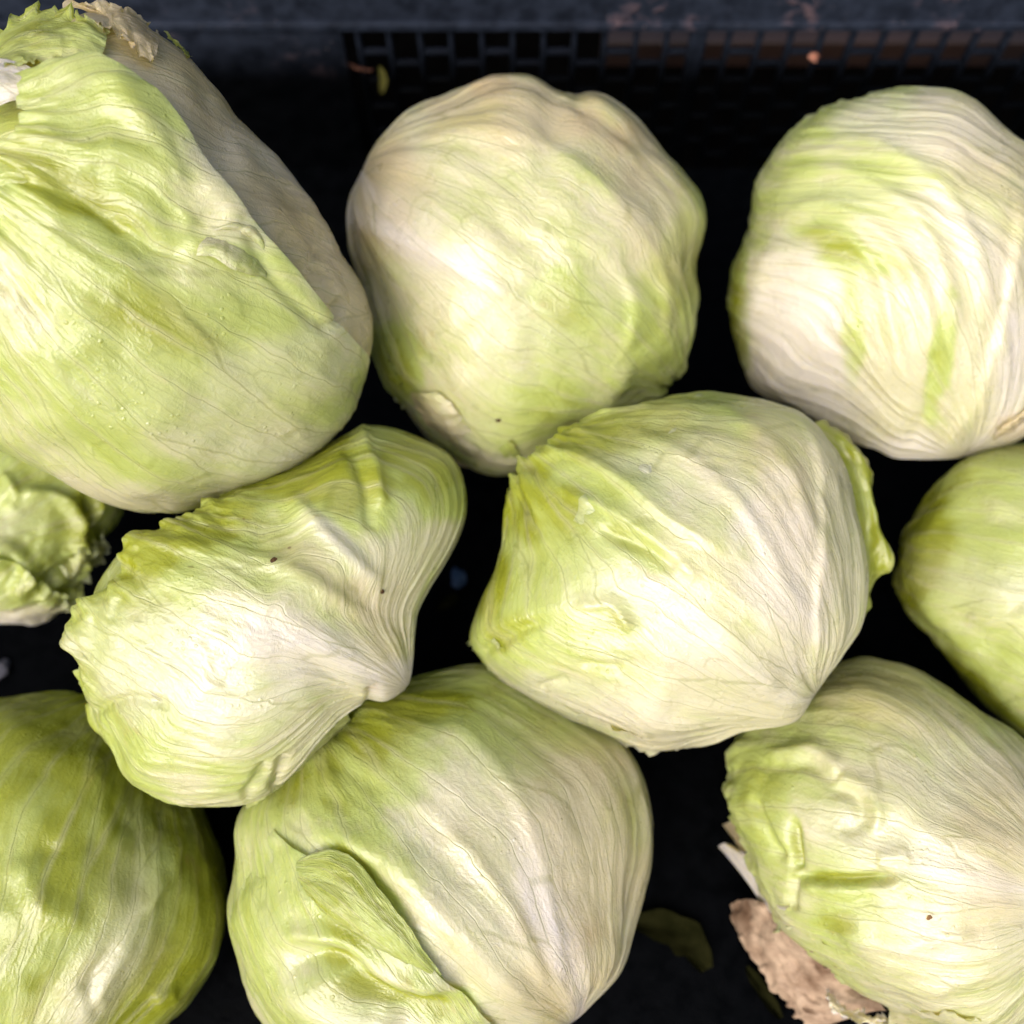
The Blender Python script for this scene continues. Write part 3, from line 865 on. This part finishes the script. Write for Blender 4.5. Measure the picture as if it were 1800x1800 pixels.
# ---- bottom right
h = Head('lettuce with a split crease and a browned torn leaf at its lower left', 1590, 1500, 0.425,
         [(1520, 1158), (1600, 1175), (1680, 1220), (1760, 1275), (1850, 1350), (1910, 1450), (1920, 1580), (1890, 1700), (1820, 1790), (1700, 1810), (1560, 1765), (1450, 1695),
          (1375, 1630), (1340, 1560), (1300, 1480), (1268, 1415), (1290, 1310), (1340, 1245), (1440, 1178)],
         rz=0.84, bump=0.03, seed=8,
         creases=[([(1395, 1440), (1402, 1490), (1400, 1535)], 10, -4.5, 'line'), ([(1400, 1538), (1480, 1545), (1580, 1540)], 9, -4.2, 'line'), ([(1400, 1540), (1392, 1600)], 9, -3.5, 'line'),
                  ([(1325, 1400), (1345, 1450), (1380, 1515)], 9, -3.0, 'line'),
                  ([(1340, 1330), (1430, 1320), (1480, 1360)], 15, 2.5, 'line'), ([(1330, 1350), (1420, 1345), (1470, 1380)], 12, -1.6, 'line'),
                  ([(1460, 1390), (1505, 1400), (1515, 1445), (1480, 1470)], 12, -2.0, 'line'), ([(1470, 1370), (1535, 1400), (1540, 1470)], 12, 1.8, 'line'),
                  ([(1410, 1555), (1500, 1565), (1600, 1550)], 12, 1.6, 'line'), ([(1540, 1510), (1600, 1500)], 16, 1.8, 'line'),
                  ([(1470, 1640), (1600, 1660), (1720, 1640)], 14, 1.2, 'line'), ([(1500, 1720), (1620, 1740), (1760, 1700)], 14, 1.2, 'line')],
         blobs=[(1560, 1230, 180, 70, 20, 't', 0.45), (1620, 1560, 60, 40, 0, 'g', 0.2), (1480, 1590, 90, 50, 20, 'g', 0.2), (1350, 1420, 50, 100, -15, 'g', 0.25), (1740, 1480, 90, 200, 15, 't', 0.5),
                (1400, 1480, 14, 50, 0, 'g', 0.6), (1480, 1542, 90, 10, 0, 'g', 0.6), (1470, 1620, 40, 26, 0, 'g', 0.4), (1600, 1650, 120, 40, 10, 'w', 0.2)])
HEADS['corner'] = h
h.heart((1890, 1560, -1), green=0.7, off=-5.5)
h.leaf((1905, 1590, 1), (1450, 1470, 1), L=140, phi=112, g0=0.6, off=0.3, green=0.42, gbase=0.1, rib=0.6, fold=0.9, crinkle=0.9, ruffle=1.5, lift=0.5, seed=1, res=(230, 190), rag=0.03)
h.patch([[(1282, 1590, -24), (1300, 1650, -20), (1335, 1705, -18), (1380, 1765, -20), (1430, 1815, -24)],
         [(1320, 1580, -8), (1345, 1640, -3), (1390, 1695, -3), (1435, 1745, -6), (1490, 1790, -12)],
         [(1370, 1600, -6), (1410, 1650, -2), (1460, 1690, -2), (1500, 1730, -6), (1560, 1775, -10)]],
        tint=(0, 1.3, 0.22), tint2=(0.0, 1.3, 0.0), ruffle=2.3, jag=2.5, mat=TORN, seed=4, res=(70, 50), label='browned pinkish torn leaf', name='torn_leaf')
h.patch([[(1455, 1740, -2), (1480, 1765, -2), (1515, 1780, -3), (1560, 1790, -6)], [(1450, 1755, 2), (1475, 1785, 2), (1515, 1800, 0), (1560, 1806, -4)]], tint=(0, 0.25, 0.9), ruffle=1.6, jag=3, seed=5, res=(40, 14),
        name='leaf_rib')
h.patch([[(1262, 1488, -16), (1290, 1520, -10), (1320, 1560, -6), (1345, 1600, -3), (1375, 1608, 0)],
         [(1272, 1482, -8), (1305, 1510, -2), (1335, 1550, 2), (1360, 1588, 4), (1382, 1598, 3)],
         [(1285, 1484, -14), (1318, 1508, -10), (1345, 1550, -6), (1368, 1582, -3), (1390, 1592, -1)]],
        tint=(0, 0.0, 1.0), ruffle=0.3, seed=6, res=(40, 18), label='bare white leaf rib', name='leaf_rib')
h.patch([[(1270, 1450, -18), (1285, 1470, -14), (1305, 1500, -10)], [(1290, 1440, -8), (1308, 1465, -5), (1325, 1490, -5)]], tint=(0, 1, 0), ruffle=1.0, seed=7, res=(24, 16), name='stem', label='brown cut stem')
h.patch([[(1360, 1640, 0), (1390, 1630, 3), (1430, 1680, 3), (1470, 1720, 2), (1500, 1730, 0)], [(1380, 1600, -1), (1420, 1620, 0), (1460, 1660, 0), (1495, 1690, -1), (1540, 1715, -1)]], tint=(0.4, 0, 0.1), ruffle=0.9, jag=2.5,
        seed=8, res=(50, 26), name='frayed_leaf_edge')
h.patch([[(1560, 1800, -4), (1630, 1815, -2), (1720, 1825, -2)], [(1565, 1770, 2), (1640, 1778, 4), (1720, 1790, 4)]], tint=(0.35, 0.3, 0), ruffle=0.6, jag=2, seed=9, res=(40, 16), name='outer_leaf')

# ---- right edge, deeper
h = Head('plain pale green lettuce cut by the right edge, between two others', 1830, 1030, 0.455,
         [(1700, 800), (1640, 860), (1595, 930), (1575, 1020), (1600, 1080), (1680, 1170), (1760, 1260), (1850, 1310), (1980, 1280), (2060, 1150), (2080, 1000), (2020, 850), (1900, 790), (1790, 780)],
         rz=0.84, bump=0.03, seed=9,
         creases=[([(1700, 1080), (1760, 1090), (1830, 1070)], 14, 1.8, 'line'), ([(1640, 930), (1720, 900), (1810, 930)], 14, -1.2, 'line'), ([(1600, 1040), (1690, 1130), (1780, 1230)], 20, 1.5, 'line')],
         blobs=[(1620, 960, 60, 120, 15, 'g', 0.4), (1740, 1240, 160, 30, 45, 'g', 0.6), (1760, 1090, 70, 50, 10, 'p', 0.2)])
HEADS['edge'] = h
h.heart((2050, 1050, -1), green=0.9, off=-5.5)
h.leaf((2060, 1080, 1), (1650, 1010, 1), L=174, phi=130, off=0.3, green=0.8, gbase=0.45, rib=0.5, fold=0.9, crinkle=1.0, seed=1)

# ---- bottom left, deep and green
h = Head('dark yellow green glossy lettuce in the bottom left corner', 110, 1570, 0.430,
         [(0, 1222), (80, 1222), (200, 1250), (290, 1345), (360, 1440), (398, 1560), (392, 1660), (340, 1760), (260, 1830), (120, 1890), (-60, 1870), (-190, 1750), (-230, 1580), (-190, 1400), (-100, 1270)],
         rz=0.84, bump=0.035, seed=10,
         creases=[([(30, 1500), (80, 1600), (150, 1610)], 26, 2.6, 'line'), ([(150, 1800), (220, 1650), (320, 1470)], 16, 1.8, 'line'), ([(60, 1500), (150, 1480), (240, 1430)], 18, -1.6, 'line'),
                  ([(170, 1790), (160, 1720), (210, 1660)], 12, -1.8, 'line'), ([(240, 1600), (300, 1540), (330, 1450)], 10, 1.4, 'line'), ([(270, 1760), (310, 1745)], 12, 2.0, 'line')],
         blobs=[(150, 1740, 170, 60, -30, 't', 0.2), (40, 1780, 80, 40, 0, 'p', 0.3)])
HEADS['green'] = h
h.heart((120, 1870, -1), green=0.95, off=-5.5)
h.leaf((-10, 1890, 1), (260, 1420, 1), L=165, phi=120, g0=0.6, off=0.3, green=1.0, gbase=0.8, rib=0.7, fold=1.1, crinkle=0.9, seed=1, res=(190, 160))

# report spacing of the heads while building (centres against mean radii)
HL = list(HEADS.items())
for i in range(len(HL)):
    for j in range(i):
        a, b = HL[i][1], HL[j][1]
        dd = np.linalg.norm(a.c - b.c)
        if dd < (a.rm + b.rm) * 0.93:
            print('CLOSE', HL[i][0], HL[j][0], round(dd / (a.rm + b.rm), 2))
for k, v in HL:
    print('HEAD', k, 'r', round(v.rm, 4), 'z', round(v.c[2], 3), 'low', round(min(z for z, nm in MINZ if nm == v.root.name), 4))

# ================================================================== crate
FLOOR = 0.0
crate = bpy.data.objects.new('produce_crate', None)
COL.objects.link(crate)
tag(crate, 'black plastic crate with a lattice back wall holding the lettuces', 'crate')


def box(x0, x1, y0, y1, z0, z1, bev=0.0006, name='panel'):
    import bmesh
    bm = bmesh.new()
    bmesh.ops.create_cube(bm, size=1.0)
    for v in bm.verts:
        v.co = ((x0 + x1) / 2 + v.co.x * (x1 - x0), (y0 + y1) / 2 + v.co.y * (y1 - y0), (z0 + z1) / 2 + v.co.z * (z1 - z0))
    if bev:
        bmesh.ops.bevel(bm, geom=bm.edges[:], offset=bev, segments=1, affect='EDGES', profile=0.5)
    me = bpy.data.meshes.new(name)
    bm.to_mesh(me)
    bm.free()
    return me


def shared(name, me, loc, parent):
    o = link(name, me, PLASTIC, parent)
    o.location = loc
    return o


XW = 0.36
YB = 0.450
YF = -0.30
ZR = CAMZ - 0.405      # underside of the rim
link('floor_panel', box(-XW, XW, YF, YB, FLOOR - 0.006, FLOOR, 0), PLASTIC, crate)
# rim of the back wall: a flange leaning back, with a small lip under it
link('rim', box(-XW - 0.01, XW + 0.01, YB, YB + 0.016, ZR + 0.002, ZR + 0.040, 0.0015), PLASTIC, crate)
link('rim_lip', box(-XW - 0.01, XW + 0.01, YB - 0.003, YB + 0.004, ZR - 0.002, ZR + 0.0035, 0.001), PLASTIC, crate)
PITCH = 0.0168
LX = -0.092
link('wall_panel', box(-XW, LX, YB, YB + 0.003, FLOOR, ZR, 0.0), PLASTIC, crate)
rib_me = box(-0.0014, 0.0014, 0, 0.005, FLOOR, ZR - 0.002, 0.0005)
bar_me = box(-PITCH / 2 + 0.0014, PITCH / 2 - 0.0014, 0.0008, 0.0042, -0.0014, 0.0014, 0.0005)
post_me = box(-0.0045, 0.0045, -0.001, 0.006, FLOOR, ZR - 0.002, 0.0012)
i = 0
x = LX + PITCH / 2
while x < XW:
    if abs(x - 0.107) < PITCH / 2:
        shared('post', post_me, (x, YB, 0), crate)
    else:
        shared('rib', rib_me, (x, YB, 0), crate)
    z = ZR - (0.0195 if i % 2 == 0 else 0.0275)
    while z > FLOOR + 0.004:
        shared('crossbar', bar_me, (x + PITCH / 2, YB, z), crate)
        z -= 0.0200
    i += 1
    x += PITCH
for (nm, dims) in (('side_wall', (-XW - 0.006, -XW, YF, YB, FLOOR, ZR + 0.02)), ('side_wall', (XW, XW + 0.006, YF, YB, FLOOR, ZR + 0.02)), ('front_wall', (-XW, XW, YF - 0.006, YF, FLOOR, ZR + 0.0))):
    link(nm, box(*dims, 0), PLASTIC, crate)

# table under the crate
tb = link('tabletop', box(-1.2, 1.2, -0.8, 1.2, -0.03, FLOOR - 0.010, 0.002), CLOTH)
tag(tb, kind='structure')
bd = link('wooden_board', box(0.06, 0.9, 0.545, 0.556, FLOOR - 0.010, 0.011, 0.001), WOOD)
tag(bd, 'reddish brown wooden board lying behind the lattice of the crate', 'board')


# ================================================================== scraps and specks
def crumb(name, px, py, head, size, mat, label, cat, seed, depth=None, group=None):
    import bmesh
    if head is not None:
        hh = HEADS[head]
        n = hh.pix((px, py))
        P = hh.c + hh.surf(n, np.array(0.0022))
        # drop it on to the leaf that is really there
        dg = bpy.context.evaluated_depsgraph_get()
        dirv = Vector(unit(ray(px, py)))
        ok, loc, nr, *_ = SC.ray_cast(dg, Vector(CAM), dirv)
        if ok:
            P = np.array(loc)
    else:
        P = CAM + ray(px, py) * depth
    bm = bmesh.new()
    bmesh.ops.create_icosphere(bm, subdivisions=2, radius=size)
    rs = random.Random(seed)
    for v in bm.verts:
        v.co *= 1 + rs.uniform(-0.35, 0.35)
        v.co.z *= 0.7
        v.co.x *= 1.3
    me = bpy.data.meshes.new(name)
    bm.to_mesh(me)
    bm.free()
    o = link(name, me, mat)
    o.location = P
    o.rotation_euler = (0, 0, rs.uniform(0, 6))
    tag(o, label, cat, group)
    return o


crumb('soil_speck', 480, 985, 'fan', 0.0010, SOIL, 'dark soil speck on the fan shaped leaf, upper left of the two', 'soil', 1)
crumb('soil_speck', 671, 1040, 'fan', 0.0009, SOIL, 'dark soil speck on the fan shaped leaf near its base, right of the two', 'soil', 2)
crumb('soil_speck', 876, 738, 'back', 0.0009, SOIL, 'dark soil speck low on the round lettuce by the crate wall', 'soil', 3)
crumb('leaf_crumb', 1634, 1613, 'corner', 0.0008, RUSTY, 'small brown crumb on the lettuce with the split crease', 'crumb', 4)


def wall_pt(px, py, y):
    r = ray(px, py)
    return CAM + r * (y / r[1])


def floor_pt(px, py, z):
    r = ray(px, py)
    return CAM + r * ((z - CAMZ) / r[2])


o = crumb('orange_crumb', 1430, 100, None, 0.0022, PEACH, 'orange pink crumb caught in the crate lattice', 'crumb', 5, depth=0.545)
o.location = wall_pt(1430, 100, YB - 0.001)
o = crumb('blue_scrap', 806, 1015, None, 0.0042, BLUEP, 'small blue scrap on the crate floor between the two middle lettuces', 'scrap', 6, depth=0.5)
o.location = floor_pt(806, 1015, FLOOR + 0.003)
o = crumb('grey_scrap', 3, 1175, None, 0.004, GREYP, 'small grey scrap on the crate floor at the left edge', 'scrap', 7, depth=0.5)
o.location = floor_pt(3, 1175, FLOOR + 0.003)


SHADED_LEAF = simple_material('shaded_leaf', c3(0.006, 0.0065, 0.002), c3(0.012, 0.012, 0.004), 90.0, 0.8, spec=0.0)  # deep shade on the floor scraps put into a darker leaf colour


def scrap(name, pts, width, z, tint, label, seed, wall=False, mat=LEAF):
    """a fallen strip of leaf lying along pixel points on the crate floor or clinging to its wall"""
    L = np.array([wall_pt(p[0], p[1], YB - 0.0015) if wall else floor_pt(p[0], p[1], z) for p in pts])
    L = smooth_line(L, 10)
    n = len(L)
    T = np.gradient(L, axis=0)
    nrm = np.array([0, -1.0, 0]) if wall else np.array([0, 0, 1.0])
    Sd = np.cross(T, nrm)
    Sd /= np.linalg.norm(Sd, axis=1)[:, None]
    a = np.linspace(0, 1, n)
    wd = width * (0.35 + 0.65 * np.sin(np.pi * np.clip(a, 0.03, 0.97))) * (1 + 0.25 * perlin(a * 6, a * 0 + seed, a * 0))
    v = np.linspace(-1, 1, 12)
    P = L[:, None, :] + Sd[:, None, :] * (wd[:, None] * v[None, :])[..., None]
    hgt = 0.0025 * (v[None, :] ** 2) * (1 if not wall else 0.4) + 0.0012 * perlin(a[:, None] * 5 + v[None, :], v[None, :] * 2 + a[:, None] * 0, np.full((n, 12), seed + 0.5)) + 0.0015
    P = P + nrm * hgt[..., None]
    org = P.reshape(-1, 3).mean(0)
    tn = np.zeros(P.shape) + np.array(tint)
    uv = np.stack(np.broadcast_arrays(v[None, :] * 0.5 + seed, a[:, None] * 1.2), -1)
    o = link(name, grid_mesh(name, P - org, uv, tn), mat)
    o.location = org
    tag(o, label, 'leaf scrap')
    return o


scrap('leaf_scrap', [(1110, 1620), (1170, 1630), (1215, 1660), (1240, 1705)], 0.008, FLOOR + 0.001, (0.9, 0.3, 0), 'dark leaf scrap on the crate floor right of the bottom centre lettuce', 3, mat=SHADED_LEAF)
scrap('leaf_scrap', [(1310, 1700), (1340, 1745), (1370, 1790)], 0.003, FLOOR + 0.001, (0.9, 0.2, 0), 'thin dark leaf shred on the crate floor at the bottom edge', 5, mat=SHADED_LEAF)
scrap('leaf_scrap', [(770, 1075), (790, 1062), (806, 1050)], 0.003, FLOOR + 0.001, (0.9, 0.0, 0), 'tiny dark leaf shred on the floor between the two middle lettuces', 6, mat=SHADED_LEAF)
scrap('leaf_scrap', [(668, 112), (674, 135), (671, 160)], 0.0022, 0, (0.8, 0.1, 0), 'yellow green leaf shred clinging to the crate wall', 7, wall=True, mat=OLIVE)
scrap('leaf_scrap', [(615, 108), (635, 116), (655, 118)], 0.0012, 0, (0.0, 1.0, 0), 'reddish dry shred on the crate wall', 8, wall=True, mat=RUST)
